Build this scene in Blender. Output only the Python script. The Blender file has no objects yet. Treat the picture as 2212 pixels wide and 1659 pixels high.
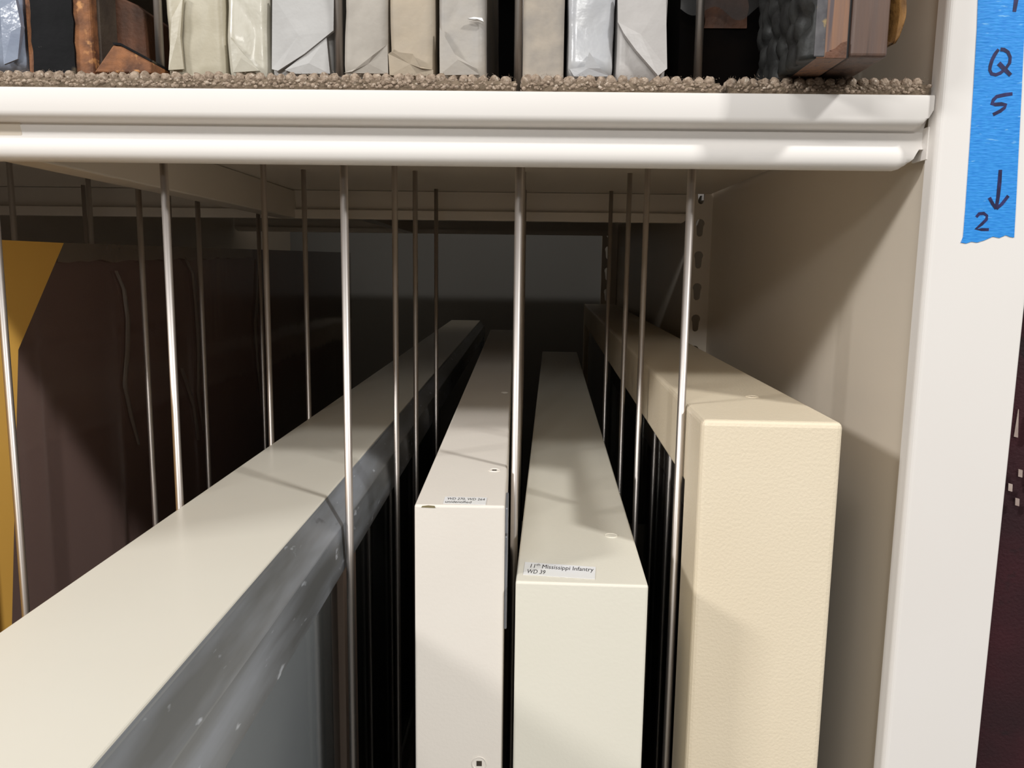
import bpy, bmesh, math, random
from mathutils import Vector, Matrix, noise

C = bpy.context.scene.collection
Z0 = 1.3                      # height of the camera above the floor
PI = math.pi

# ---------------------------------------------------------------- camera
FPX = 1720.45
RT = Vector((0.99968119, 0.0214546, 0.01331242))
DN = Vector((0.01622623, -0.14193627, -0.9897428))
FW = Vector((-0.01934502, 0.98964327, -0.14223914))
cam = bpy.data.cameras.new('camera')
cam.sensor_width = 36.0
cam.lens = FPX / 2212 * 36
cam.clip_start = 0.02
co = bpy.data.objects.new('camera', cam)
C.objects.link(co)
U = -DN
B = -FW
co.matrix_world = Matrix(((RT.x, U.x, B.x, 0), (RT.y, U.y, B.y, 0), (RT.z, U.z, B.z, Z0), (0, 0, 0, 1)))
bpy.context.scene.camera = co

# ---------------------------------------------------------------- world, lamps, exposure
w = bpy.data.worlds.new('world')
bpy.context.scene.world = w
w.use_nodes = True
w.node_tree.nodes['Background'].inputs[0].default_value = (1.0, 0.95, 0.89, 1)
w.node_tree.nodes['Background'].inputs[1].default_value = 0.15
vs = bpy.context.scene.view_settings
vs.view_transform = 'Standard'
vs.look = 'None'
vs.gamma = 1
vs.use_curve_mapping = False
vs.exposure = 0.0


def lamp(name, loc, target, size, size_y, power, col):
    l = bpy.data.lights.new(name, 'AREA')
    l.shape = 'RECTANGLE'
    l.size = size
    l.size_y = size_y
    l.energy = power
    l.color = col
    o = bpy.data.objects.new(name, l)
    o.location = Vector(loc) + Vector((0, 0, Z0))
    d = Vector(target) - Vector(loc)
    o.rotation_euler = d.to_track_quat('-Z', 'Y').to_euler()
    C.objects.link(o)
    return o


lamp('ceiling_light_right', (1.50, -0.85, 1.62), (0, 0.4, 0), 0.20, 0.16, 38, (1.0, 0.99, 0.97))
lamp('ceiling_light_left', (-1.90, -0.70, 1.02), (0.1, 0.4, 0), 0.34, 0.22, 27, (1.0, 0.99, 0.975))
lamp('ceiling_light_aisle', (-0.55, -3.0, 1.02), (0, 0.4, 0), 0.6, 0.3, 31, (1.0, 0.985, 0.95))
lamp('front_fill', (-0.70, -1.70, 1.75), (0, 0.4, 0), 1.0, 0.14, 25, (1.0, 0.99, 0.97))  # added fill for the fronts and frame tops, no known fitting


# ---------------------------------------------------------------- helpers
def ray(px, py):
    return RT * ((px - 1106) / FPX) + DN * ((py - 829.5) / FPX) + FW


def PY(px, py, Y):
    d = ray(px, py)
    return d * (Y / d.y)


def PX(px, py, X):
    d = ray(px, py)
    return d * (X / d.x)


def PZ(px, py, Z):
    d = ray(px, py)
    return d * (Z / d.z)


def lin(c):
    return tuple(((v / 255) / 12.92 if v <= 10 else (((v / 255) + 0.055) / 1.055) ** 2.4) for v in c) + (1.0,)


def mat(name, col, rough=0.5, metal=0.0, vary=None, vscale=8.0, vstretch=(1, 1, 1), contrast=(0.35, 0.65),
        bump=0.0, bscale=100.0, bstretch=(1, 1, 1), detail=4.0, coat=0.0, spec=0.5, alpha=None, extra=None, rvary=0.0,
        bdist=0.001):
    m = bpy.data.materials.new(name)
    m.use_nodes = True
    nt = m.node_tree
    N = nt.nodes
    L = nt.links
    b = N['Principled BSDF']
    b.inputs['Base Color'].default_value = lin(col)
    b.inputs['Roughness'].default_value = rough
    b.inputs['Metallic'].default_value = metal
    b.inputs['Specular IOR Level'].default_value = spec
    b.inputs['Coat Weight'].default_value = coat
    b.inputs['Coat Roughness'].default_value = 0.08
    tc = N.new('ShaderNodeTexCoord')

    def noise_node(scale, stretch, det):
        mp = N.new('ShaderNodeMapping')
        mp.inputs['Scale'].default_value = stretch
        L.new(tc.outputs['Object'], mp.inputs['Vector'])
        n = N.new('ShaderNodeTexNoise')
        n.inputs['Scale'].default_value = scale
        n.inputs['Detail'].default_value = det
        L.new(mp.outputs[0], n.inputs['Vector'])
        return n
    cur = None
    if vary:
        n = noise_node(vscale, vstretch, detail)
        r = N.new('ShaderNodeMapRange')
        r.inputs['From Min'].default_value = contrast[0]
        r.inputs['From Max'].default_value = contrast[1]
        L.new(n.outputs['Fac'], r.inputs['Value'])
        mx = N.new('ShaderNodeMix')
        mx.data_type = 'RGBA'
        mx.inputs[6].default_value = lin(col)
        mx.inputs[7].default_value = lin(vary)
        L.new(r.outputs[0], mx.inputs[0])
        cur = mx.outputs[2]
        if rvary:
            ra = N.new('ShaderNodeMapRange')
            ra.inputs['To Min'].default_value = rough
            ra.inputs['To Max'].default_value = rough + rvary
            L.new(r.outputs[0], ra.inputs['Value'])
            L.new(ra.outputs[0], b.inputs['Roughness'])
    if extra:      # (colour, scale, stretch, lo, hi) sparse marks
        for (c2, s2, st2, lo, hi) in extra:
            n = noise_node(s2, st2, 3.0)
            r = N.new('ShaderNodeMapRange')
            r.inputs['From Min'].default_value = lo
            r.inputs['From Max'].default_value = hi
            L.new(n.outputs['Fac'], r.inputs['Value'])
            mx = N.new('ShaderNodeMix')
            mx.data_type = 'RGBA'
            if cur is None:
                mx.inputs[6].default_value = lin(col)
            else:
                L.new(cur, mx.inputs[6])
            mx.inputs[7].default_value = lin(c2)
            L.new(r.outputs[0], mx.inputs[0])
            cur = mx.outputs[2]
    if cur is not None:
        L.new(cur, b.inputs['Base Color'])
    if bump:
        n = noise_node(bscale, bstretch, 3.0)
        bp = N.new('ShaderNodeBump')
        bp.inputs['Strength'].default_value = bump
        bp.inputs['Distance'].default_value = bdist
        L.new(n.outputs['Fac'], bp.inputs['Height'])
        L.new(bp.outputs[0], b.inputs['Normal'])
    return m


def film_mat(name, tint, base=0.04, rough=0.05, haze=0.0, hazecol=(120, 115, 110), bump=0.0, bscale=20, bstretch=(1, 1, 1)):
    """clear film or glass: transparent with a Fresnel reflection and a little milky haze"""
    m = bpy.data.materials.new(name)
    m.use_nodes = True
    nt = m.node_tree
    N = nt.nodes
    L = nt.links
    N.clear()
    out = N.new('ShaderNodeOutputMaterial')
    tr = N.new('ShaderNodeBsdfTransparent')
    tr.inputs[0].default_value = lin(tint)
    gl = N.new('ShaderNodeBsdfGlossy')
    gl.inputs['Roughness'].default_value = rough
    gl.inputs['Color'].default_value = (1, 1, 1, 1)
    df = N.new('ShaderNodeBsdfDiffuse')
    df.inputs[0].default_value = lin(hazecol)
    lw = N.new('ShaderNodeLayerWeight')
    lw.inputs['Blend'].default_value = 0.5
    pw = N.new('ShaderNodeMath')
    pw.operation = 'POWER'
    pw.inputs[1].default_value = 5.0
    L.new(lw.outputs['Facing'], pw.inputs[0])
    fr = N.new('ShaderNodeMath')          # Schlick reflectance, the same from both sides of the sheet
    fr.operation = 'MULTIPLY_ADD'
    fr.inputs[1].default_value = 1 - base
    fr.inputs[2].default_value = base
    L.new(pw.outputs[0], fr.inputs[0])
    m1 = N.new('ShaderNodeMixShader')
    m1.inputs[0].default_value = haze
    L.new(tr.outputs[0], m1.inputs[1])
    L.new(df.outputs[0], m1.inputs[2])
    m2 = N.new('ShaderNodeMixShader')
    L.new(fr.outputs[0], m2.inputs[0])
    L.new(m1.outputs[0], m2.inputs[1])
    L.new(gl.outputs[0], m2.inputs[2])
    L.new(m2.outputs[0], out.inputs[0])
    if bump:
        tc = N.new('ShaderNodeTexCoord')
        mp = N.new('ShaderNodeMapping')
        mp.inputs['Scale'].default_value = bstretch
        n = N.new('ShaderNodeTexNoise')
        n.inputs['Scale'].default_value = bscale
        bp = N.new('ShaderNodeBump')
        bp.inputs['Strength'].default_value = bump
        bp.inputs['Distance'].default_value = 0.002
        L.new(tc.outputs['Object'], mp.inputs['Vector'])
        L.new(mp.outputs[0], n.inputs['Vector'])
        L.new(n.outputs['Fac'], bp.inputs['Height'])
        L.new(bp.outputs[0], gl.inputs['Normal'])
        L.new(bp.outputs[0], lw.inputs['Normal'])
    return m


def obj(name, bm, m, parent=None, smooth=False, bevel=0.0, seg=2, ang=35):
    bmesh.ops.recalc_face_normals(bm, faces=bm.faces[:])
    me = bpy.data.meshes.new(name)
    bm.to_mesh(me)
    bm.free()
    me.materials.append(m)
    o = bpy.data.objects.new(name, me)
    C.objects.link(o)
    if parent is not None:
        o.parent = parent
    if smooth:
        for p in me.polygons:
            p.use_smooth = True
    if bevel:
        md = o.modifiers.new('bevel', 'BEVEL')
        md.width = bevel
        md.segments = seg
        md.limit_method = 'ANGLE'
        md.angle_limit = math.radians(ang)
    return o


def tag(o, label=None, cat=None, group=None, kind=None):
    if label:
        o['label'] = label
    if cat:
        o['category'] = cat
    if group:
        o['group'] = group
    if kind:
        o['kind'] = kind
    return o


def thing(name, label, cat, loc=(0, 0, 0), rz=0.0, group=None):
    o = bpy.data.objects.new(name, None)
    o.empty_display_size = 0.02
    C.objects.link(o)
    o.location = (loc[0], loc[1], loc[2] + Z0)
    o.rotation_euler = (0, 0, rz)
    return tag(o, label, cat, group)


def box(bm, x0, x1, y0, y1, z0, z1):
    vs_ = [bm.verts.new((x, y, z)) for x in (x0, x1) for y in (y0, y1) for z in (z0, z1)]
    for f in ((0, 1, 3, 2), (4, 6, 7, 5), (0, 4, 5, 1), (2, 3, 7, 6), (0, 2, 6, 4), (1, 5, 7, 3)):
        bm.faces.new([vs_[i] for i in f])
    return bm


def newbox(*a):
    return box(bmesh.new(), *a)


def prism(bm, pts, axis, a0, a1):
    """extrude a 2D outline along an axis (0=x: pts are (y,z); 1=y: (x,z); 2=z: (x,y))"""
    def mk(p, a):
        return {0: (a, p[0], p[1]), 1: (p[0], a, p[1]), 2: (p[0], p[1], a)}[axis]
    lo = [bm.verts.new(mk(p, a0)) for p in pts]
    hi = [bm.verts.new(mk(p, a1)) for p in pts]
    n = len(pts)
    bm.faces.new(lo)
    bm.faces.new(hi[::-1])
    for i in range(n):
        bm.faces.new((lo[i], lo[(i + 1) % n], hi[(i + 1) % n], hi[i]))
    return bm


def tube(bm, pts, r, n=12, caps=True):
    pts = [Vector(p) for p in pts]
    rings = []
    for i, p in enumerate(pts):
        t = (pts[min(i + 1, len(pts) - 1)] - pts[max(i - 1, 0)]).normalized()
        a = Vector((1, 0, 0)) if abs(t.x) < 0.9 else Vector((0, 1, 0))
        u = t.cross(a).normalized()
        v = t.cross(u)
        rr = r[i] if isinstance(r, (list, tuple)) else r
        rings.append([bm.verts.new(p + (u * math.cos(2 * PI * k / n) + v * math.sin(2 * PI * k / n)) * rr) for k in range(n)])
    for a, b in zip(rings, rings[1:]):
        for k in range(n):
            bm.faces.new((a[k], a[(k + 1) % n], b[(k + 1) % n], b[k]))
    if caps:
        bm.faces.new(rings[0][::-1])
        bm.faces.new(rings[-1])
    return bm


# ---------------------------------------------------------------- materials
paint = mat('white_enamel', (232, 228, 224), rough=0.5, vary=(228, 223, 218), vscale=3, spec=0.3)
paint_in = mat('shade_tinted_enamel', (220, 209, 194), rough=0.36, vary=(214, 203, 187), vscale=3)  # the enamel tinted warmer, brown bounce shade of the interior put into its colour
steel = mat('brushed_steel', (206, 200, 196), rough=0.44, metal=1.0, vary=(184, 176, 170), vscale=300, vstretch=(1, 1, 0.02), bump=0.1, bscale=500, bstretch=(1, 1, 0.01))
cream = mat('cream_paint', (233, 228, 214), rough=0.42, vary=(229, 224, 209), vscale=6, bump=0.15, bscale=500, bdist=0.0005,
            extra=[((120, 110, 95), 60, (1, 1, 1), 0.80, 0.83)])
cream_pink = mat('pinkish_cream_paint', (234, 227, 217), rough=0.45, vary=(230, 222, 212), vscale=7, bump=0.15, bscale=500, bdist=0.0005)
beige = mat('beige_orange_peel_paint', (233, 219, 194), rough=0.40, vary=(229, 214, 188), vscale=8, bump=0.30, bscale=620, bdist=0.0008)
ivory = mat('ivory_paint', (231, 226, 213), rough=0.34, vary=(227, 221, 207), vscale=5, coat=0.1,
            extra=[((130, 122, 108), 75, (1, 1, 1), 0.79, 0.82)])
gunmetal = mat('scuffed_grey_metal', (124, 126, 126), rough=0.36, metal=0.4, vary=(172, 178, 188), vscale=12, vstretch=(4, 0.5, 4),
               contrast=(0.42, 0.75), rvary=0.12, bump=0.15, bscale=220, bstretch=(1, 0.05, 1),
               extra=[((214, 220, 228), 70, (2.5, 0.8, 2.5), 0.66, 0.74), ((64, 60, 64), 34, (1.5, 0.6, 1.5), 0.66, 0.74)])
platesteel = mat('grey_plate_steel', (150, 153, 160), rough=0.3, metal=0.35, vary=(128, 130, 136), vscale=40)
black_in = mat('black_lining', (14, 12, 14), rough=0.6, vary=(22, 18, 20), vscale=10)
dark_cloth = mat('dark_brown_textile', (84, 66, 60), rough=0.8, vary=(62, 50, 50), vscale=4, bump=0.3, bscale=600)
backing = mat('grey_backing', (120, 117, 112), rough=0.7, vary=(108, 104, 98), vscale=2)
glass = film_mat('picture_glass', (235, 238, 238), rough=0.01)
film = film_mat('clear_film', (225, 220, 214), rough=0.10, haze=0.42, hazecol=(172, 142, 134), bump=0.22, bscale=7, bstretch=(1, 3.2, 0.7))
plast = film_mat('clear_bag_plastic', (200, 205, 210), rough=0.12, haze=0.10, hazecol=(150, 150, 150), bump=0.4, bscale=40)
amberm = mat('amber_board', (250, 196, 96), rough=0.6, vary=(244, 188, 88), vscale=6)
label_m = mat('white_label_paper', (233, 232, 228), rough=0.5, vary=(235, 235, 238), vscale=30)
ink_m = mat('black_print', (38, 36, 40), rough=0.6, vary=(48, 46, 50), vscale=60)
pen_m = mat('navy_marker_ink', (26, 25, 66), rough=0.5, vary=(44, 42, 100), vscale=220, contrast=(0.45, 0.7))
tape_m = mat('blue_crepe_tape', (22, 128, 214), rough=0.62, vary=(46, 148, 228), vscale=260, vstretch=(1, 1, 5), bump=0.3, bscale=420,
             bstretch=(0.35, 1, 2.2), extra=[((120, 186, 236), 300, (0.5, 1, 2.5), 0.66, 0.74)])
chip_m = mat('bare_brown_chip', (140, 128, 92), rough=0.8, vary=(110, 100, 70), vscale=200)
reflected_tan = mat('reflected_band_tan', (176, 156, 142), rough=0.5, vary=(160, 140, 128), vscale=20, vstretch=(6, 6, 0.4))  # colour of the band reflected in the long frame's glass

# ---------------------------------------------------------------- setting
SH = {}


def struct(name, bm, m, parent=None, **k):
    o = obj(name, bm, m, parent, **k)
    if parent is None:
        o.location.z += Z0
        o['kind'] = 'structure'
    return o


floor_m = mat('grey_floor', (120, 116, 110), rough=0.5, vary=(110, 106, 100), vscale=3)
struct('floor', newbox(-3.2, 2.6, -3.2, 2.6, -Z0 - 0.1, -Z0), floor_m)
rear_m = mat('rear_wall_paint', (118, 116, 111), rough=0.6, vary=(110, 107, 101), vscale=1.5)
struct('wall_back', newbox(-3.2, 2.6, 2.36, 2.44, -Z0, 1.25), rear_m)

XR0, XR1 = 0.2095, 0.2125          # right side panel
XL = -0.705                         # left side panel
LIP_T, LIP_B = 0.0917, 0.0556


def lip_profile(sgn, Y0):
    """box edged shelf rim: upper fascia, groove, lower bullnose, returned flange (Y measured from Y0 inwards)"""
    P = [(0.020, LIP_T), (0.0012, LIP_T), (0.0003, LIP_T - 0.0004), (0.0, LIP_T - 0.0015), (0.0, 0.0798), (0.0003, 0.0784), (0.0011, 0.0771), (0.0023, 0.0762), (0.0042, 0.0757),
         (0.0100, 0.0752), (0.0104, 0.0744), (0.0100, 0.0738), (0.0102, 0.0690), (0.0098, 0.0674), (0.0089, 0.0658), (0.0082, 0.0638), (0.0080, 0.0614), (0.0083, 0.0590),
         (0.0094, 0.0572), (0.0114, LIP_B), (0.0190, LIP_B), (0.0198, 0.0560), (0.0200, 0.0570), (0.0200, 0.0662), (0.0190, 0.0662), (0.0190, 0.0568), (0.0125, 0.0570), (0.0125, 0.0885), (0.020, 0.0885)]
    return [(Y0 + sgn * a, b) for a, b in P]


def rounded_ends(bm, x_end, r, zc):
    return bm


def make_shelf(name, label, x0, x1, y0, y1, dz=0.0, brace_x=None, notch=0.0):
    t = thing(name, label, 'shelf', ((x0 + x1) / 2, y0, LIP_B + dz))
    mx = (x0 + x1) / 2

    def fix(bm):
        bmesh.ops.translate(bm, verts=bm.verts[:], vec=(-mx, -y0, -LIP_B))
        return bm
    if notch:
        bm = prism(bmesh.new(), [(x0, y0 + 0.015), (x1, y0 + 0.015), (x1, y1 - 0.0242), (x1 - notch, y1 - 0.0242), (x1 - notch, y1 - 0.015),
                                 (x0 + notch, y1 - 0.015), (x0 + notch, y1 - 0.0242), (x0, y1 - 0.0242)], 2, 0.0885, LIP_T)
    else:
        bm = newbox(x0, x1, y0 + 0.015, y1 - 0.015, 0.0885, LIP_T)
    obj('shelf_deck', fix(bm), paint_in, t)

    def rim(nm, sgn, Y, m, cut=0.0):
        bm = bmesh.new()
        # stations along x, so that the lower bullnose ends short of the fascia with cut corners
        st = []
        pr = lip_profile(sgn, Y)
        for e, x in (('l', x0 + cut), ('r', x1 - cut)):
            for k in range(7):
                st.append((e, k, x))
        secs = []
        for e, k, x in sorted(st, key=lambda s: (s[0] == 'r', s[1] if s[0] == 'l' else -s[1])):
            inward = 1 if e == 'l' else -1
            ring = []
            for (yy, zz) in pr:
                off = k * 0.0022
                z2 = zz
                # upper fascia: rounded lower corner ; lower bullnose: set in by 8 mm with a sloping corner
                if zz > 0.07521:
                    lim = 0.0757 + 0.0085 * max(0.0, 1 - off / 0.0085) ** 2.2
                    z2 = max(zz, min(lim, 0.0850)) if k < 5 else zz
                else:
                    lim = 0.0620 - (0.0620 - LIP_B) * min(1.0, max(0.0, (off - 0.0030) / 0.0075)) if off > 0.003 else 0.0655
                    z2 = max(zz, lim)
                ring.append(bm.verts.new((x + inward * off, yy, z2)))
            secs.append(ring)
        n = len(pr)
        for a, b in zip(secs, secs[1:]):
            for i in range(n):
                bm.faces.new((a[i], a[(i + 1) % n], b[(i + 1) % n], b[i]))
        bm.faces.new(secs[0])
        bm.faces.new(secs[-1][::-1])
        bmesh.ops.remove_doubles(bm, verts=bm.verts[:], dist=0.00002)
        o = obj(nm, fix(bm), m, t, smooth=True)
        o.data.set_sharp_from_angle(angle=math.radians(50))
        return o
    rim('front_rim', 1, y0, paint)
    rim('rear_rim', -1, y1, paint_in, notch)
    if brace_x is not None:
        a = brace_x
        pr = [(a - 0.006, 0.0884), (a + 0.001, 0.0562), (a + 0.0235, 0.0562), (a + 0.0215, 0.0884)]
        bm = prism(bmesh.new(), pr, 1, y0 + 0.010, y1 - 0.010)
        obj('underside_brace', fix(bm), paint_in, t, bevel=0.0012)
    # corner tabs that hook into the posts
    for x, s in ((x0, -1), (x1, 1)):
        bm = newbox(min(x, x + s * 0.0012), max(x, x + s * 0.0012), y0 + 0.004, y0 + 0.020, 0.0600, 0.0765)
        obj('corner_tab', fix(bm), paint, t)
    return t


SX0, SX1 = XL + 0.006, 0.2067
shelf_a = make_shelf('steel_shelf', 'white enamelled steel shelf with double lipped front edge carrying the wrapped parcels', SX0, SX1, 0.430, 0.962, 0.0, -0.2975, 0.0205)
shelf_b = make_shelf('steel_shelf', 'rear steel shelf seen in shadow behind the first shelf edge', SX0, SX1, 0.978, 1.915, 0.0255, -0.2975)
for nm, y0, y1, z in (('lower_shelf', 0.40, 2.34, -0.757),):
    t = thing(nm, 'lowest steel shelf on which the upright frames stand', 'shelf', (0, y0, z - 0.036))
    obj('shelf_deck', newbox(SX0, SX1, 0.0, y1 - y0, 0.030, 0.036), paint_in, t)
    obj('front_rim', newbox(SX0, SX1, -0.004, 0.012, 0.0, 0.0355), paint, t, bevel=0.002)
    obj('rear_rim', newbox(SX0, SX1, y1 - y0 - 0.012, y1 - y0, 0.0, 0.0295), paint, t, bevel=0.002)
t = thing('unseen_roof_shelf', 'unseen upper shelf added to darken the parcel compartment', 'shelf', (0, 0.43, 0.40))  # out of view, added so the space behind the parcels goes dark
obj('shelf_deck', newbox(SX0, SX1, 0.0, 0.505, 0.030, 0.036), paint_in, t)
obj('front_rim', newbox(SX0, SX1, -0.004, 0.012, 0.0, 0.0355), paint, t, bevel=0.002)


# side panels
def side_panel(name, label, x0, x1, y0, y1, z0=-1.3, z1=1.2):
    o = tag(obj(name, newbox(x0, x1, y0, y1, z0, z1), paint_in, bevel=0.0006), label, 'panel')
    o.location.z = Z0
    return o


side_panel('side_panel', 'shade tinted steel side panel right of the tall beige frame', XR0, XR1, 0.436, 0.992)
side_panel('side_panel', 'second steel side panel far back behind the right rear post', XR0 + 0.0002, XR1 + 0.0002, 0.9925, 2.358)
side_panel('side_panel', 'steel side panel closing the left end of the shelving bay', XL, XL + 0.003, 0.436, 2.358)
shade_black = mat('black_shade', (6, 5, 6), rough=0.9, vary=(9, 8, 9), vscale=4, spec=0.05)  # deep shade behind the parcels, put into an added black sheet
bp = tag(obj('dark_back_sheet', newbox(SX0, SX1, 0.966, 0.970, 0.1185, 0.43), shade_black), 'added black sheet for the shade behind the wrapped parcels', 'panel')
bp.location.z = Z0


# posts
def c_post(name, label, pts, z0=-1.3, z1=1.2, keyholes=None, m=paint):
    t = thing(name, label, 'post', (pts[0][0], pts[0][1], z0))
    ox, oy = pts[0]
    bm = prism(bmesh.new(), [(x - ox, y - oy) for x, y in pts], 2, 0, z1 - z0)
    obj('post_body', bm, m, t, smooth=False)
    return t, Vector((ox, oy, z0))


def corner(cx, cy, r, a0, a1, n=5):
    return [(cx + r * math.cos(a0 + (a1 - a0) * i / n), cy + r * math.sin(a0 + (a1 - a0) * i / n)) for i in range(n + 1)]


PXL, PXR, PYF = 0.2072, 0.2602, 0.425
pp = corner(PXL + 0.0032, PYF + 0.0032, 0.0032, PI, 1.5 * PI) + corner(PXR - 0.0012, PYF + 0.0012, 0.0012, 1.5 * PI, 2 * PI) + \
    [(PXR, PYF + 0.024), (PXR - 0.0018, PYF + 0.024), (PXR - 0.0018, PYF + 0.003), (PXL + 0.0022, PYF + 0.004), (PXL + 0.0022, PYF + 0.011), (PXL, PYF + 0.011)]
c_post('shelving_post', 'white enamelled front post on the right carrying the blue tape', pp)
pl = [(-x + XL + 0.2095, y) for x, y in pp]
c_post('shelving_post', 'white front post at the left end of the bay', pl)


def keyhole_post(label, x0, x1, yf, zs, scale=1.0, depth=0.02):
    """angle post: face plate with keyhole slots cut through it"""
    z0, z1 = -1.3, 1.2
    t = thing('slotted_post', label, 'post', (x0, yf, z0))
    wd = x1 - x0
    cx = wd * 0.42
    out = []
    R, rn = 0.0052 * scale, 0.0034 * scale
    hole = []
    for i in range(9):                       # round head, narrow foot
        a = math.radians(-40 + 260 * i / 8)
        hole.append((R * math.cos(a), R * math.sin(a) + 0.004 * scale))
    for i in range(7):
        a = math.radians(190 + 160 * i / 6)
        hole.append((rn * math.cos(a), rn * math.sin(a) - 0.0075 * scale))
    bm = bmesh.new()
    th = 0.0016
    pitch = abs(zs[1] - zs[0])
    nh = len(hole)
    angs = [math.atan2(h[1], h[0]) for h in hole]
    zlo = min(zs) - pitch / 2 - z0
    zhi = max(zs) + pitch / 2 - z0

    def plate(za, zb):
        box(bm, 0, wd, 0, th, za, zb)
    plate(0, zlo)
    plate(zhi, z1 - z0)
    for zc in zs:
        c = zc - z0
        hx0, hx1, hz = -cx, wd - cx, pitch / 2
        outer = []
        for (hx, hzz) in hole:               # project each hole vertex to the cell border
            k = min((hx1 / hx) if hx > 1e-6 else ((hx0 / hx) if hx < -1e-6 else 1e9), (hz / abs(hzz)) if abs(hzz) > 1e-6 else 1e9)
            outer.append((hx * k, hzz * k))
        fo = [bm.verts.new((cx + a, 0, c + b)) for a, b in outer]
        fi = [bm.verts.new((cx + a, 0, c + b)) for a, b in hole]
        bi = [bm.verts.new((cx + a, th, c + b)) for a, b in hole]
        bo = [bm.verts.new((cx + a, th, c + b)) for a, b in outer]
        corners = [(hx0, hz), (hx1, hz), (hx1, -hz), (hx0, -hz)]
        for i in range(nh):
            j = (i + 1) % nh
            bm.faces.new((fo[i], fo[j], fi[j], fi[i]))
            bm.faces.new((bo[j], bo[i], bi[i], bi[j]))
            bm.faces.new((fi[i], fi[j], bi[j], bi[i]))
            a, b = outer[i], outer[j]
            for (qx, qz) in corners:        # fill the corner left between two borders
                if (abs(a[0] - qx) < 1e-6 and abs(b[1] - qz) < 1e-6 and abs(a[1] - qz) > 1e-6) or \
                   (abs(a[1] - qz) < 1e-6 and abs(b[0] - qx) < 1e-6 and abs(a[0] - qx) > 1e-6):
                    for yy in (0, th):
                        qv = bm.verts.new((cx + qx, yy, c + qz))
                        bm.faces.new((fo[i] if yy == 0 else bo[i], qv, fo[j] if yy == 0 else bo[j]))
    obj('face_plate', bm, paint_in, t)
    obj('side_flange', newbox(wd, wd + th, 0, depth, 0, z1 - z0), paint_in, t)
    return t


keyhole_post('rear slotted post on the right with a column of keyhole slots', 0.1866, 0.2085, 0.9385, [0.0148 + 0.0366 * k for k in range(-6, 4)])
keyhole_post('slotted post deep in the shadow behind the right wire dividers', 0.172, 0.2070, 1.92, [0.044 + 0.05 * k for k in range(-6, 3)], 1.5)
keyhole_post('rear slotted post at the left end of the bay', XL + 0.005, XL + 0.026, 0.9385, [0.0148 + 0.0366 * k for k in range(-3, 3)])
# dark strip where the plate folds behind the rear post
t = None

# ---------------------------------------------------------------- wire dividers
FX = {-3: -0.5084, -2: -0.4106, -1: -0.3091, 0: -0.2094, 1: -0.1063, 2: -0.0066, 3: 0.0906}
K = [0.463, 0.6365, 0.7497, 0.917]
RW = 0.0023


def divider(label, x, ya, yb, z_top, z_bot, group):
    t = thing('wire_divider', label, 'divider', (x, ya, z_bot), 0, group)
    h = z_top - z_bot
    d = yb - ya
    r = 0.006
    for nm, y in (('leg', 0.0), ('leg', d)):
        obj(nm, tube(bmesh.new(), [(0, y, r), (0, y, h / 2), (0, y, h)], RW, 14), steel, t, smooth=True, bevel=0)
    pts = [(0, r - r * math.cos(a), r - r * math.sin(a)) for a in [PI / 2 * i / 6 for i in range(7)]]
    pts += [(0, d - r + r * math.sin(a), r - r * math.cos(a)) for a in [PI / 2 * i / 6 for i in range(7)]]
    obj('bottom_bar', tube(bmesh.new(), pts, RW, 12), steel, t, smooth=True)
    return t


FL = {3: 'against the left face of the tall beige frame', 2: 'between the two paper labelled frames',
      1: 'at the grey metal edge of the long ivory frame', 0: 'behind the left edge of the long ivory frame',
      -1: 'in front of the dark film wrapped panel', -2: 'behind the dark film wrapped panel',
      -3: 'far left behind the dark film wrapped panel'}
for i, x in FX.items():
    if i > -3:
        divider('front steel wire divider hanging ' + FL[i], x, K[0], K[1], 0.0886, -0.70, 'lower wire dividers')
    divider('rear steel wire divider hanging ' + FL[i], x, K[2], K[3], 0.0886, -0.70, 'lower wire dividers')

# ---------------------------------------------------------------- framed flags standing on edge
BASE = -0.7565


def ring_mesh(wd, ln, h, rail, zoff=0):
    """rectangular frame lying in the y-z plane, extruded along x"""
    bm = bmesh.new()
    out = [(0, 0), (ln, 0), (ln, h), (0, h)]
    inn = [(rail, rail), (ln - rail, rail), (ln - rail, h - rail), (rail, h - rail)]
    v = {}
    for s, x in ((0, 0.0), (1, wd)):
        v[s, 'o'] = [bm.verts.new((x, y, z)) for y, z in out]
        v[s, 'i'] = [bm.verts.new((x, y, z)) for y, z in inn]
    for i in range(4):
        j = (i + 1) % 4
        bm.faces.new((v[0, 'o'][i], v[0, 'o'][j], v[0, 'i'][j], v[0, 'i'][i]))
        bm.faces.new((v[1, 'o'][j], v[1, 'o'][i], v[1, 'i'][i], v[1, 'i'][j]))
        bm.faces.new((v[0, 'o'][j], v[0, 'o'][i], v[1, 'o'][i], v[1, 'o'][j]))
        bm.faces.new((v[0, 'i'][i], v[0, 'i'][j], v[1, 'i'][j], v[1, 'i'][i]))
    return bm


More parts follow.
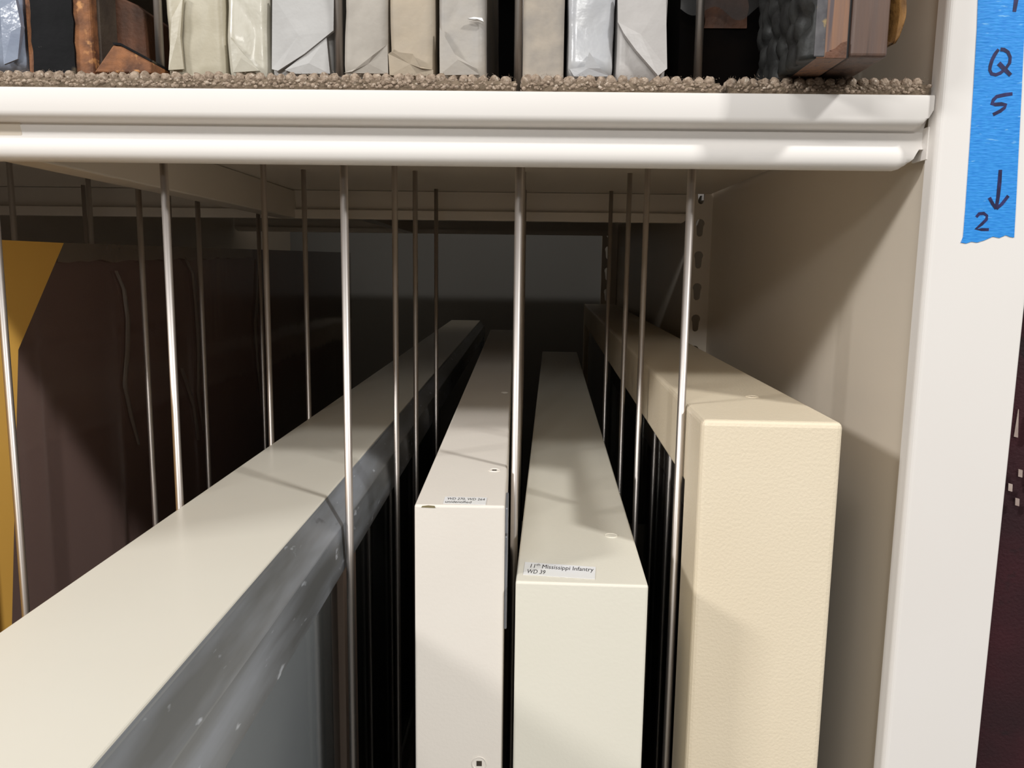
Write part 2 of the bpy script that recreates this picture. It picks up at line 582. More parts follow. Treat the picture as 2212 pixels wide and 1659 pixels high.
def screw(parent, x, y, z, r, m, up=True, slot=False):
    """countersunk screw under paint: a low ring and a plug"""
    bm = bmesh.new()
    n = 20
    prof = [(1.0, 0.0), (0.97, 0.00035), (0.88, 0.00035), (0.82, 0.00008), (0.0, 0.00008)]
    rings = []
    for rr, hh in prof[:-1]:
        ring = []
        for k in range(n):
            a = 2 * PI * k / n
            p = (x + r * rr * math.cos(a), y + r * rr * math.sin(a), z + hh) if up else (x + r * rr * math.cos(a), y - hh, z + r * rr * math.sin(a))
            ring.append(bm.verts.new(p))
        rings.append(ring)
    for a, b in zip(rings, rings[1:]):
        for k in range(n):
            bm.faces.new((a[k], a[(k + 1) % n], b[(k + 1) % n], b[k]))
    bm.faces.new(rings[-1])
    s = obj('screw_plug', bm, m, parent)
    if not slot:
        return s
    bm = bmesh.new()
    q = r * 0.36
    if up:
        box(bm, x - q, x + q, y - q * 0.8, y + q * 0.8, z + 0.00005, z + 0.00022)
    else:
        box(bm, x - q, x + q, y - 0.00022, y - 0.00005, z - q, z + q)
    obj('screw_slot', bm, mat('screw_recess', (70, 62, 54), rough=0.6, metal=0.6, vary=(90, 80, 70), vscale=300), s)
    return s


def text_mesh(body, size, m, parent, name='lettering', italic=0.0, width=None, bold=0.0):
    cu = bpy.data.curves.new('tmp_text', 'FONT')
    cu.body = body
    cu.size = size
    cu.shear = italic
    cu.offset = 0.0
    cu.resolution_u = 3
    tmp = bpy.data.objects.new('tmp_text', cu)
    C.objects.link(tmp)
    dg = bpy.context.evaluated_depsgraph_get()
    me = bpy.data.meshes.new_from_object(tmp.evaluated_get(dg))
    bpy.data.objects.remove(tmp)
    bpy.data.curves.remove(cu)
    me.materials.clear()
    me.materials.append(m)
    me.name = name
    xs = [v.co.x for v in me.vertices]
    if width and xs:
        k = width / max(xs)
        for v in me.vertices:
            v.co.x *= k
    o = bpy.data.objects.new(name, me)
    C.objects.link(o)
    o.parent = parent
    return o


def flag_frame(name, label, x0, x1, yf, yr, zt, yaw, m, rail=0.05, side='L', panel_m=dark_cloth, bev=0.0012, back_m=None):
    t = thing(name, label, 'frame', (x0, yf, BASE), yaw)
    h = zt - BASE
    wd = x1 - x0
    ln = yr - yf
    obj('frame_body', ring_mesh(wd, ln, h, rail), m, t, bevel=bev, seg=3)
    ins = 0.010
    a, b = (ins + 0.006, ins + 0.012) if side == 'L' else (wd - ins - 0.012, wd - ins - 0.006)
    r2 = rail - 0.0005
    obj('mounted_textile', newbox(a, b, r2, ln - r2, r2, h - r2), panel_m, t)
    g = (0.0055, 0.0080) if side == 'L' else (wd - 0.0080, wd - 0.0055)
    obj('glazing', newbox(g[0], g[1], r2, ln - r2, r2, h - r2), glass, t)
    bk = (wd - 0.010, wd - 0.004) if side == 'L' else (0.004, 0.010)
    obj('backing_board', newbox(bk[0], bk[1], r2, ln - r2, r2, h - r2), back_m or black_in, t)
    return t


F2Z = -0.1172
f2 = flag_frame('flag_frame', 'slim pinkish cream frame with a chipped corner and a two line label', -0.0556, -0.0101, 0.385, 1.56, F2Z, 0.0157, cream_pink, side='R', back_m=backing)
F3Z = -0.1543
f3 = flag_frame('flag_frame', 'ivory cream frame with the infantry label, lowest of the three upright frames', -0.0043, 0.0617, 0.380, 1.52, F3Z, -0.028, cream, side='R')
F4Z = -0.0772
f4 = flag_frame('flag_frame', 'tall beige frame with rough orange peel paint beside the right panel', 0.0924, 0.1660, 0.415, 1.88, F4Z, -0.0255, beige, side='L', rail=0.046, bev=0.0030)


def local(t, X, Y, Z):
    """place measured from the camera -> the thing's own axes"""
    v = Vector((X - t.location.x, Y - t.location.y, Z + Z0 - t.location.z))
    v.rotate(Matrix.Rotation(-t.rotation_euler.z, 3, 'Z'))
    return v


for t, ft, lst, m in ((f2, F2Z, ((1068, 1016, 0.0036), (1090, 848, 0.0034)), cream_pink), (f3, F3Z, ((1320, 1157, 0.0040),), cream), (f4, F4Z, ((1625, 857, 0.0042),), beige)):
    for px, py, r in lst:
        p = PZ(px, py, ft)
        q = local(t, p.x, p.y, ft)
        screw(t, q.x, q.y, q.z, r, m, slot=(px == 1068))
p = PY(1035, 1650, 0.385)
q = local(f2, p.x, 0.385, p.z)
screw(f2, q.x, -0.0001, q.z, 0.0039, cream_pink, up=False, slot=True)
# chips of missing paint on the front top edge
q = local(f2, PY(925, 1091, 0.385).x, 0.385, F2Z)
bm = prism(bmesh.new(), [(q.x - 0.0035, q.z - 0.0012), (q.x + 0.0036, q.z - 0.0014), (q.x + 0.0032, q.z - 0.0005), (q.x, q.z - 0.0003), (q.x - 0.003, q.z - 0.0006)], 1, -0.00025, 0.0006)
obj('paint_chip', bm, chip_m, f2)
# grey latch plates on its right face
for z1, z0, y0, y1 in ((-0.1185, -0.1322, 0.0012, 0.030), (-0.1334, -0.1830, 0.0012, 0.026)):
    bm = newbox(0.0455, 0.0470, y0, y1, z0 - BASE, z1 - BASE)
    tag(obj('latch_plate', bm, platesteel, f2, bevel=0.0006), 'grey steel latch plate')


# labels
def paper_label(t, ft, quad, curl=0.0):
    """quad: image corners front-left, front-right, rear-right, rear-left -> a thin sheet on the top face"""
    pts = [local(t, *PZ(px, py, ft)) for px, py in quad]
    bm = bmesh.new()
    lo = [bm.verts.new((p.x, p.y, p.z + 0.00012)) for p in pts]
    hi = [bm.verts.new((p.x, p.y, p.z + 0.00030 + (curl if i == 1 else 0))) for i, p in enumerate(pts)]
    bm.faces.new(lo[::-1])
    bm.faces.new(hi)
    for i in range(4):
        bm.faces.new((lo[i], lo[(i + 1) % 4], hi[(i + 1) % 4], hi[i]))
    o = obj('paper_label', bm, label_m, t)
    return o, pts


lab, pts = paper_label(f2, F2Z, ((957, 1088.5), (1049, 1091), (1052, 1076), (961, 1074)), 0.00005)
ux = (pts[1] - pts[0])
ang = math.atan2(ux.y, ux.x)
wl = ux.length


def put(o, base, u, v, ang, z):
    off = Vector((u * math.cos(ang) - v * math.sin(ang), u * math.sin(ang) + v * math.cos(ang), 0))
    o.location = (base.x + off.x, base.y + off.y, z)
    o.rotation_euler = (0, 0, ang)


hl = (pts[3] - pts[0]).length
put(text_mesh('WD 270, WD 264', hl * 0.46, ink_m, lab, width=wl * 0.90), pts[0], wl * 0.05, hl * 0.56, ang, pts[0].z + 0.00037)
put(text_mesh('unidentified', hl * 0.46, ink_m, lab, width=wl * 0.62), pts[0], wl * 0.03, hl * 0.10, ang, pts[0].z + 0.00037)

lab, pts = paper_label(f3, F3Z, ((1130, 1242), (1285, 1252), (1287, 1226), (1134, 1215)))
ux = (pts[1] - pts[0])
ang = math.atan2(ux.y, ux.x)
wl = ux.length
hl = (pts[3] - pts[0]).length
zt_ = pts[0].z + 0.00037
ts = hl * 0.44
put(text_mesh('11', ts, ink_m, lab, width=wl * 0.08), pts[0], wl * 0.05, hl * 0.56, ang, zt_)
put(text_mesh('th', ts * 0.62, ink_m, lab, width=wl * 0.055), pts[0], wl * 0.145, hl * 0.74, ang, zt_)
put(text_mesh('Mississippi Infantry', ts, ink_m, lab, width=wl * 0.74), pts[0], wl * 0.23, hl * 0.56, ang, zt_)
put(text_mesh('WD 39', ts, ink_m, lab, width=wl * 0.26), pts[0], wl * 0.04, hl * 0.12, ang, zt_)

# long ivory frame on the left with the grey metal edge
F1Z = -0.1413
F1X0, F1X1, F1Y0, F1Y1 = -0.2012, -0.1215, 0.10, 2.22
f1 = thing('flag_frame', 'long ivory frame with scuffed grey metal edge jutting out of the shelf on the left', 'frame', (F1X0, F1Y0, BASE), 0.0062)
h1 = F1Z - BASE
w1 = F1X1 - F1X0
l1 = F1Y1 - F1Y0
obj('frame_body', ring_mesh(w1, l1, h1, 0.045), ivory, f1, bevel=0.0008, seg=2)
# metal moulding on the right face: thin bead, sloping facet, upright facet, return
mo = [(w1 - 0.001, h1 - 0.0006), (w1 + 0.0006, h1 - 0.0010), (w1 + 0.0010, h1 - 0.0022), (w1 + 0.0120, h1 - 0.0150), (w1 + 0.0140, h1 - 0.0415), (w1 + 0.0105, h1 - 0.0430), (w1 - 0.001, h1 - 0.0430)]
obj('metal_edge', prism(bmesh.new(), mo, 1, 0.0, l1), gunmetal, f1, bevel=0.0004, seg=1)
obj('metal_edge', prism(bmesh.new(), [(x, h1 - z) for x, z in mo][::-1], 1, 0.0, l1), gunmetal, f1)
for ya, yb in ((0.0, 0.04), (l1 - 0.04, l1)):
    obj('metal_stile', newbox(w1 - 0.001, w1 + 0.0138, ya, yb, 0.0425, h1 - 0.0432), gunmetal, f1)
obj('glazing', newbox(w1 + 0.0045, w1 + 0.0070, 0.0405, l1 - 0.0405, 0.0435, h1 - 0.0435), glass, f1)
obj('mounted_textile', newbox(w1 - 0.002, w1 + 0.0020, 0.3905, l1 - 0.046, 0.0455, h1 - 0.0455), black_in, f1)
tag(obj('mat_board', newbox(w1 - 0.002, w1 + 0.0036, 0.046, 0.3900, 0.0455, h1 - 0.0455), mat('light_grey_mat_board', (226, 222, 226), rough=0.8, vary=(218, 214, 218), vscale=6), f1), 'light grey mat board')
obj('backing_board', newbox(0.004, 0.010, 0.0445, l1 - 0.0445, 0.0445, h1 - 0.0445), backing, f1)

obj('reflected_band', newbox(w1 + 0.0066, w1 + 0.0112, 0.372, 0.408, 0.0405, h1 - 0.0435), reflected_tan, f1, bevel=0.0006)  # solid strip added for a tan band reflected in the glass
# dark film wrapped panel further left
PNX = -0.350
pn = thing('framed_textile', 'large dark panel wrapped in wrinkled clear film at the left', 'frame', (PNX, 0.36, BASE))
y0p, y1p = 0.0, 1.222
zt0, zt1 = 0.0122 - BASE, 0.0285 - BASE
bm = prism(bmesh.new(), [(y0p, 0.0), (y1p, 0.0), (y1p, zt1 - 0.012), (y1p - 0.004, zt1 - 0.003), (y1p - 0.012, zt1), (y0p, zt0)], 0, -0.030, -0.0045)
obj('panel_board', bm, dark_cloth, pn)
bm = bmesh.new()
ny, nz = 90, 60
g = []
for i in range(ny + 1):
    row = []
    for j in range(nz + 1):
        y = y0p + (y1p - y0p) * i / ny
        zt = zt0 + (zt1 - zt0) * i / ny
        z = zt * j / nz
        p = Vector((y * 9, z * 2.2, 1.7))
        d = 0.0007 * noise.noise(p) + 0.0003 * (0.5 - abs(noise.noise(Vector((y * 16, z * 3.0, 5.1)))))
        row.append(bm.verts.new((-0.0020 + d, y, z)))
    g.append(row)
for i in range(ny):
    for j in range(nz):
        bm.faces.new((g[i][j], g[i + 1][j], g[i + 1][j + 1], g[i][j + 1]))
obj('clear_film', bm, film, pn, smooth=True)
# folded strip of film along the top edge
bm = bmesh.new()
rows = []
random.seed(4)
for i in range(61):
    y = 0.2295 + 0.42 * i / 60
    zt = zt0 + (zt1 - zt0) * (y / y1p)
    wv = 0.0145 + 0.003 * noise.noise(Vector((y * 40, 0, 3))) - 0.004 * (i / 60)
    rows.append([bm.verts.new((0.0008 + 0.0006 * noise.noise(Vector((y * 60, k, 7))), y, zt - wv * k / 4)) for k in range(5)])
for a, b in zip(rows, rows[1:]):
    for k in range(4):
        bm.faces.new((a[k], b[k], b[k + 1], a[k + 1]))
obj('film_fold', bm, film_mat('folded_film', (205, 196, 186), rough=0.2, haze=0.40, hazecol=(172, 160, 146), bump=0.2, bscale=50), pn, smooth=True)
# amber board with a slanting edge, standing in front of the panel
streak_m = film_mat('reflected_streak', (220, 214, 208), rough=0.25, haze=0.30, hazecol=(170, 160, 150))  # milky ribbons stand for light streaks of rods reflected in the film
for line in ([(250, 585), (268, 625), (277, 690), (276, 760), (270, 830), (284, 900), (300, 960)], [(398, 555), (417, 590), (424, 660), (430, 760), (428, 850), (440, 930)],
             [(559, 560), (557, 630), (551, 700), (557, 790), (566, 880)], [(392, 795), (404, 830), (420, 880), (428, 950)]):
    P_ = [PX(a, b, PNX) for a, b in line]
    bm = bmesh.new()
    rows = []
    for i, p in enumerate(P_):
        hw = 0.0026 * (0.25 + math.sin(PI * (i + 0.4) / (len(P_) - 0.2)))
        y, z = p.y - 0.36, p.z - BASE
        rows.append([bm.verts.new((x, y + dy * hw, z)) for dy, x in ((-1, -0.0006), (-0.3, 0.0012), (0.3, 0.0014), (1, -0.0006))])
    for a, b in zip(rows, rows[1:]):
        for k in range(3):
            bm.faces.new((a[k], b[k], b[k + 1], a[k + 1]))
    obj('reflected_streak', bm, streak_m, pn, smooth=True)
ab = thing('amber_board', 'flat amber board with a slanting edge at the far left before the dark panel', 'board', (PNX + 0.004, 0.30, BASE))
za = -BASE
pts = [(0.0, 0.0), (0.12, 0.0), (0.202, za - 0.2260), (0.2162, za - 0.1335), (0.228, za - 0.058), (0.2895, za + 0.0150), (0.0, za + 0.0135)]
obj('board_sheet', prism(bmesh.new(), pts, 0, 0.0, 0.0022), amberm, ab)

# ---------------------------------------------------------------- next bay on the right: maroon textile
mar = mat('maroon_cloth', (56, 11, 22), rough=0.8, vary=(38, 8, 16), vscale=18, bump=0.5, bscale=500, extra=[((30, 8, 14), 40, (1, 1, 1), 0.62, 0.68)])
fr = thing('fringed_textile', 'dark maroon textile roll with pale fringe beyond the right post', 'textile', (0.33, 0.50, BASE))
bm = bmesh.new()
rows = []
HT = 0.80
for j in range(41):
    z = HT * j / 40
    row = []
    for i in range(24):
        a = 2 * PI * i / 24
        r = 0.056 + 0.003 * noise.noise(Vector((math.cos(a) * 2, math.sin(a) * 2, z * 6)))
        row.append(bm.verts.new((r * math.cos(a), r * math.sin(a) * 0.8 + 0.045, z)))
    rows.append(row)
for a, b in zip(rows, rows[1:]):
    for i in range(24):
        bm.faces.new((a[i], a[(i + 1) % 24], b[(i + 1) % 24], b[i]))
bm.faces.new(rows[0][::-1])
bm.faces.new(rows[-1])
obj('textile_roll', bm, mar, fr, smooth=True)
pale = mat('pale_stitching', (196, 178, 168), rough=0.8, vary=(160, 140, 132), vscale=60)
bm = bmesh.new()
for k in range(4):
    for i in range(9):
        a = PI + 0.25 + i * 0.16 + (0.08 if k % 2 else 0)
        zt = PY(2200, (945, 1030, 1062, 1092)[k], 0.50).z - BASE
        ln = 0.018 if k == 0 else 0.0052
        r = 0.0592
        d = 0.02
        qs = [(a - d, zt + ln), (a + d, zt + ln * 0.9), (a + d * 1.2, zt), (a - d * 0.8, zt + 0.0005)]
        if k == 0:
            qs[0] = (a - d * 0.1, zt + ln)
            qs[1] = (a + d * 0.2, zt + ln)
        lo = [bm.verts.new((r * math.cos(u), r * math.sin(u) * 0.8 + 0.045, v)) for u, v in qs]
        hi = [bm.verts.new(((r + 0.0012) * math.cos(u), (r + 0.0012) * math.sin(u) * 0.8 + 0.045, v)) for u, v in qs]
        bm.faces.new(hi)
        bm.faces.new(lo[::-1])
        for q in range(4):
            bm.faces.new((lo[q], lo[(q + 1) % 4], hi[(q + 1) % 4], hi[q]))
tag(obj('fringe', bm, pale, fr), 'pale woven fringe stitches', kind='stuff')
t = thing('steel_shelf', 'unseen shelf added to darken the next bay right of the taped post', 'shelf', (0.72, 0.43, LIP_B))  # out of view, added to keep the maroon textile in the dark
obj('shelf_deck', newbox(-0.45, 0.45, 0.0, 0.53, 0.030, 0.036), paint_in, t)
obj('front_rim', newbox(-0.45, 0.45, -0.002, 0.010, 0.0, 0.0355), paint, t, bevel=0.002)
t = thing('lower_shelf', 'lowest steel shelf of the next bay holding the maroon textile', 'shelf', (0.72, 0.43, BASE - 0.0368))
obj('shelf_deck', newbox(-0.45, 0.45, 0.0, 0.53, 0.030, 0.0363), paint_in, t)
obj('front_rim', newbox(-0.45, 0.45, -0.002, 0.010, 0.0, 0.0355), paint, t, bevel=0.002)
bp = tag(obj('dark_back_sheet', newbox(0.262, 1.17, 0.966, 0.970, -0.79, 0.06), black_in), 'dark back panel of the next bay on the right', 'panel')
bp.location.z = Z0

# ---------------------------------------------------------------- blue tape on the post
tp = thing('masking_tape', 'strip of blue masking tape with handwritten marks on the right post', 'tape', (0.2372, PYF, 0.08))
TY = -0.00035


def tl(px, py):
    p = PY(px, py, PYF)
    return (p.x - 0.2372, p.z - 0.08)


edge = [(2113, -30), (2110, 60), (2103, 180), (2094, 320), (2085, 450), (2080, 512), (2075, 524), (2086, 526), (2098, 522), (2110, 524), (2126, 519), (2144, 511), (2158, 514), (2172, 508), (2181, 512), (2190, 513), (2194, 440), (2200, 320), (2206, 200), (2212, 70), (2216, -30)]
bm = prism(bmesh.new(), [tl(*e) for e in edge], 1, TY, -0.00002)
obj('tape_strip', bm, tape_m, tp)


NS = [0]


def stroke(pts, wpx, name='ink_mark', lab=None):
    NS[0] += 1
    YF = TY - 0.00010 - 0.00003 * (NS[0] % 4)
    P = [Vector(tl(*p)) for p in pts]
    wd = wpx * 0.425 / FPX / 2
    bm = bmesh.new()
    L_, R_ = [], []
    for i, p in enumerate(P):
        d = (P[min(i + 1, len(P) - 1)] - P[max(0, i - 1)]).normalized()
        n = Vector((-d.y, d.x)) * wd * (0.85 + 0.3 * random.random())
        L_.append(p + n)
        R_.append(p - n)
    out = L_ + R_[::-1]
    n = len(P)
    f = [bm.verts.new((a.x, YF, a.y)) for a in L_]
    g = [bm.verts.new((a.x, YF, a.y)) for a in R_]
    f2_ = [bm.verts.new((a.x, TY, a.y)) for a in L_]
    g2_ = [bm.verts.new((a.x, TY, a.y)) for a in R_]
    for i in range(n - 1):
        bm.faces.new((f[i], f[i + 1], g[i + 1], g[i]))
        bm.faces.new((f2_[i], f2_[i + 1], f[i + 1], f[i]))
        bm.faces.new((g2_[i], g2_[i + 1], g[i + 1], g[i]))
    return obj(name, bm, pen_m, tp)


random.seed(2)
stroke([(2196, -20), (2194, 0), (2190, 26)], 8)
# Q
stroke([(2156, 107), (2148, 118), (2142, 130), (2138, 143), (2137, 152), (2141, 160), (2150, 162), (2160, 158), (2172, 148), (2180, 136), (2181, 124), (2176, 113), (2168, 108), (2160, 107)], 6.5)
stroke([(2156, 137), (2163, 144), (2171, 152), (2182, 163)], 9)
# 5
stroke([(2186, 203), (2170, 205), (2152, 209), (2145, 216), (2142, 224), (2150, 226), (2162, 225), (2172, 227), (2169, 233), (2160, 240), (2144, 248)], 7.5)
# arrow
stroke([(2160, 367), (2158, 395), (2155, 425), (2151, 450)], 7)
stroke([(2136, 427), (2143, 440), (2151, 451)], 6)
stroke([(2151, 451), (2163, 441), (2177, 423)], 6)
# 2
stroke([(2108, 469), (2114, 462), (2124, 461), (2131, 466), (2130, 474), (2120, 484), (2107, 495), (2120, 496), (2135, 496)], 6)

# ---------------------------------------------------------------- carpet strips on the shelf
carpet_m = mat('taupe_wool', (176, 157, 139), rough=0.95, vary=(126, 108, 91), vscale=420, bump=0.8, bscale=900, extra=[((206, 192, 176), 500, (1, 1, 1), 0.58, 0.72)])
backing_m = mat('felted_backing', (128, 112, 94), rough=0.95, vary=(98, 84, 68), vscale=220, bump=0.8, bscale=700)
CZ = LIP_T + 0.0002
ico = bmesh.new()
bmesh.ops.create_icosphere(ico, subdivisions=2, radius=1.0)
ICOV = [v.co.copy() for v in ico.verts]
ICOF = [[v.index for v in f.verts] for f in ico.faces]
ico.free()
ico = bmesh.new()
bmesh.ops.create_icosphere(ico, subdivisions=1, radius=1.0)
ICOS = [v.co.copy() for v in ico.verts]
ICOG = [[v.index for v in f.verts] for f in ico.faces]
ico.free()


def carpet(label, x0, x1, y0=0.4325, y1=0.88, seed=1):
    random.seed(seed)
    t = thing('carpet_strip', label, 'carpet', ((x0 + x1) / 2, y0, CZ))
    hx = (x1 - x0) / 2
    bm = bmesh.new()
    n = int((x1 - x0) / 0.0022)
    top = 0.0052
    cols = []
    for i in range(n + 1):
        x = -hx + 2 * hx * i / n
        jy = 0.0005 * noise.noise(Vector((x * 300, seed, 0)))
        cols.append([bm.verts.new((x, jy + (0.0006 if k in (0, 3) else 0), (0.0002, top * 0.35, top * 0.7, top)[k] + (0.0004 * noise.noise(Vector((x * 500, k * 9, seed))) if k else 0))) for k in range(4)] +
                    [bm.verts.new((x, y1 - y0, top)), bm.verts.new((x, y1 - y0, 0.0002))])
    for a, b in zip(cols, cols[1:]):
        for k in range(6):
            bm.faces.new((a[k], a[(k + 1) % 6], b[(k + 1) % 6], b[k]))
    bm.faces.new(cols[0])
    bm.faces.new(cols[-1][::-1])
    obj('backing_slab', bm, backing_m, t)
    verts, faces = [], []
    pitch = 0.0056
    rows = 5
    for r in range(rows):
        k = int((2 * hx) / pitch)
        for i in range(k + 1):
            x = -hx + 0.0022 + i * pitch + random.uniform(-0.0008, 0.0008)
            if x > hx - 0.0012:
                continue
            y = 0.0024 + r * 0.0056 + random.uniform(-0.0005, 0.0005)
            c = Vector((x, y, top + 0.0006 + random.uniform(-0.0004, 0.0004)))
            s = Vector((random.uniform(0.0026, 0.0031), 0.0027, random.uniform(0.0027, 0.0034)))
            o = len(verts)
            sd = random.random() * 50
            for v in ICOV:
                d = 1 + 0.26 * noise.noise(v * 2.0 + Vector((sd, 0, 0))) + 0.16 * noise.noise(v * 5.5 + Vector((sd, 3, 0)))
                verts.append((c.x + v.x * s.x * d, c.y + v.y * s.y * d, c.z + v.z * s.z * d))
            faces += [[o + q for q in f] for f in ICOF]
    # smaller nubs on the cut front face
    for i in range(int(2 * hx / 0.0008)):
        x = -hx + 0.001 + i * 0.0008
        c = Vector((x, random.uniform(-0.0002, 0.0004), random.uniform(0.0012, 0.0045)))
        s = random.uniform(0.0005, 0.0012)
        o = len(verts)
        sd = random.random() * 50
        for v in ICOS:
            d = 1 + 0.4 * noise.noise(v * 2.2 + Vector((sd, 0, 0)))
            verts.append((c.x + v.x * s * 1.3 * d, c.y + v.y * s * 0.8 * d, c.z + v.z * s * d))
        faces += [[o + q for q in f] for f in ICOG]
    # loose wool fibres
    for i in range(int(2 * hx / 0.00022)):
        p = Vector((random.uniform(-hx, hx), random.uniform(-0.0005, 0.006), random.uniform(0.002, 0.0085)))
        d = Vector((random.uniform(-1, 1), random.uniform(-1, 0.1), random.uniform(-0.4, 1))).normalized()
        e = Vector((random.uniform(-1, 1), random.uniform(-0.6, 0.2), random.uniform(-0.5, 1))).normalized()
        L_ = random.uniform(0.0010, 0.0026)
        s = d.cross(Vector((0, 1, 0.3))).normalized() * 0.00006
        a, b, c = p, p + d * L_ * 0.5, p + d * L_ * 0.5 + e * L_ * 0.5
        o = len(verts)
        verts += [tuple(a - s), tuple(a + s), tuple(b + s), tuple(b - s), tuple(c)]
        faces += [[o, o + 1, o + 2, o + 3], [o + 3, o + 2, o + 4]]
    me = bpy.data.meshes.new('loop_pile')
    me.from_pydata(verts, [], faces)
    me.materials.append(carpet_m)
    for p in me.polygons:
        p.use_smooth = True
    o = bpy.data.objects.new('loop_pile', me)
    o.parent = t
    C.objects.link(o)
    tag(o, 'knobbly looped wool pile', kind='stuff')
    return t


def xa(px, Y=0.435):
    return PY(px, 180, Y).x


carpet('long taupe loop pile carpet strip lining the left and middle of the shelf', SX0 + 0.005, xa(1115), seed=3)
carpet('middle taupe carpet strip between the two seams in the shelf lining', xa(1128), xa(1553), seed=5)
carpet('short taupe carpet strip at the right end of the shelf', xa(1573), xa(2004), seed=8)
CT = CZ + 0.0072        # height on which things stand, among the loops

# upper wire dividers (stand between the parcels)
UL = {0: 'right of the broken brown case', 1: 'right of the white parcel with a large flap', 2: 'right of the dark gap beside the torn parcel', 3: 'in front of the plastic sleeved dark case'}
for i, px in ((0, 346), (1, 733), (2, 1119), (3, 1508)):
    x = PY(px, 130, 0.463).x
    divider('steel wire divider standing on the shelf ' + UL[i], x, K[0], K[1], 0.2795, CT + 0.0002 if i != 2 else LIP_T + 0.0004, 'upper wire dividers')


# ---------------------------------------------------------------- wrapped parcels
def paper(name, a, b, rough=0.45, vs=35, spec=0.5, trans=0.0, bump=0.35, coat=0.0):
    a, b = [tuple(int(v * 0.91) for v in q) for q in (a, b)]
    return mat(name, a, rough=rough, vary=b, vscale=vs, detail=6, bump=bump, bscale=120, spec=spec, coat=coat, bdist=0.0012)


def parcel_body(wd, dp, ht, seed, crumple, pinch, rc=0.004, lean=0.0):
    """paper wrapped block: rounded upright edges, crumpled faces, tucked bottom"""
    bm = bmesh.new()
    per = []
    nf = 22
    nsd = 10
    for i in range(nf):
        per.append((-wd / 2 + rc + (wd - 2 * rc) * i / (nf - 1), 0.0))
    for k in range(1, 4):
        a = -PI / 2 + PI / 2 * k / 4
        per.append((wd / 2 - rc + rc * math.cos(a), rc + rc * math.sin(a)))
    for i in range(nsd):
        per.append((wd / 2, rc + (dp - 2 * rc) * i / (nsd - 1)))
    for k in range(1, 4):
        a = PI / 2 * k / 4
        per.append((wd / 2 - rc + rc * math.cos(a), dp - rc + rc * math.sin(a)))
    for i in range(8):
        per.append((wd / 2 - rc - (wd - 2 * rc) * i / 7, dp))
    for k in range(1, 4):
        a = PI / 2 + PI / 2 * k / 4
        per.append((-wd / 2 + rc + rc * math.cos(a), dp - rc + rc * math.sin(a)))
    for i in range(nsd):
        per.append((-wd / 2, dp - rc - (dp - 2 * rc) * i / (nsd - 1)))
    for k in range(1, 4):
        a = PI + PI / 2 * k / 4
        per.append((-wd / 2 + rc + rc * math.cos(a), rc + rc * math.sin(a)))
    nz = 44
    rows = []
    cx, cy = 0.0, dp / 2
    for j in range(nz + 1):
        z = ht * j / nz
        row = []
        for (x, y) in per:
            d = Vector((x / (wd / 2), (y - cy) / (dp / 2), 0))
            d.normalize()
            P = Vector((x * 46 + seed * 7.3, y * 46, z * 34))
            v = noise.voronoi(P)[0]
            dis = 1.7 * crumple * ((v[1] - v[0]) * 0.7 - 0.25) + crumple * 1.3 * noise.noise(P * 0.6) 
            k = max(0.0, 1 - z / 0.010)
            s = 1 - pinch * k * k
            row.append(bm.verts.new((x * s + d.x * dis * 0.6 + lean * z, (y - cy) * s + cy + d.y * dis, z)))
        rows.append(row)
    n = len(per)
    for a, b in zip(rows, rows[1:]):
        for i in range(n):
            bm.faces.new((a[i], a[(i + 1) % n], b[(i + 1) % n], b[i]))
    bm.faces.new(rows[0][::-1])
    bm.faces.new(rows[-1])
    return bm


def flap(bm, pts, y, th=0.0006, wob=0.0008, seed=0):
    """folded paper flap: triangulated polygon on the front, (x, z) outline with a lifted edge"""
    cx = sum(p[0] for p in pts) / len(pts)
    cz = sum(p[1] for p in pts) / len(pts)
    c1 = bm.verts.new((cx, y - wob * 1.4, cz))
    c2 = bm.verts.new((cx, y + 0.0012, cz))
    a = [bm.verts.new((p[0], y - (p[2] if len(p) > 2 else 0.0), p[1])) for p in pts]
    b = [bm.verts.new((p[0], y + 0.0014, p[1])) for p in pts]
    n = len(pts)
    for i in range(n):
        j = (i + 1) % n
        bm.faces.new((c1, a[i], a[j]))
        bm.faces.new((c2, b[j], b[i]))
        bm.faces.new((a[i], b[i], b[j], a[j]))
    return bm


def parcel(label, px0, px1, m, seed, crumple=0.0012, pinch=0.06, dp=0.20, ht=0.135, yf=0.447, flaps=(), rc=0.004, lean=0.0, cat='parcel'):
    x0, x1 = PY(px0, 120, yf).x, PY(px1, 120, yf).x
    t = thing('wrapped_parcel', label, cat, ((x0 + x1) / 2, yf, CT), 0, 'wrapped parcels on the carpeted shelf')
    wd = x1 - x0
    obj('wrapper', parcel_body(wd, dp, ht, seed, crumple, pinch, rc, lean), m, t, smooth=True)
    for pp_ in flaps:
        loc = [((lambda q: (q.x - (x0 + x1) / 2, q.z - CT, p[2] if len(p) > 2 else 0.0))(PY(p[0], p[1], yf - 0.0015))) for p in pp_]
        obj('folded_flap', flap(bmesh.new(), loc, -0.0022), m, t)
    return t


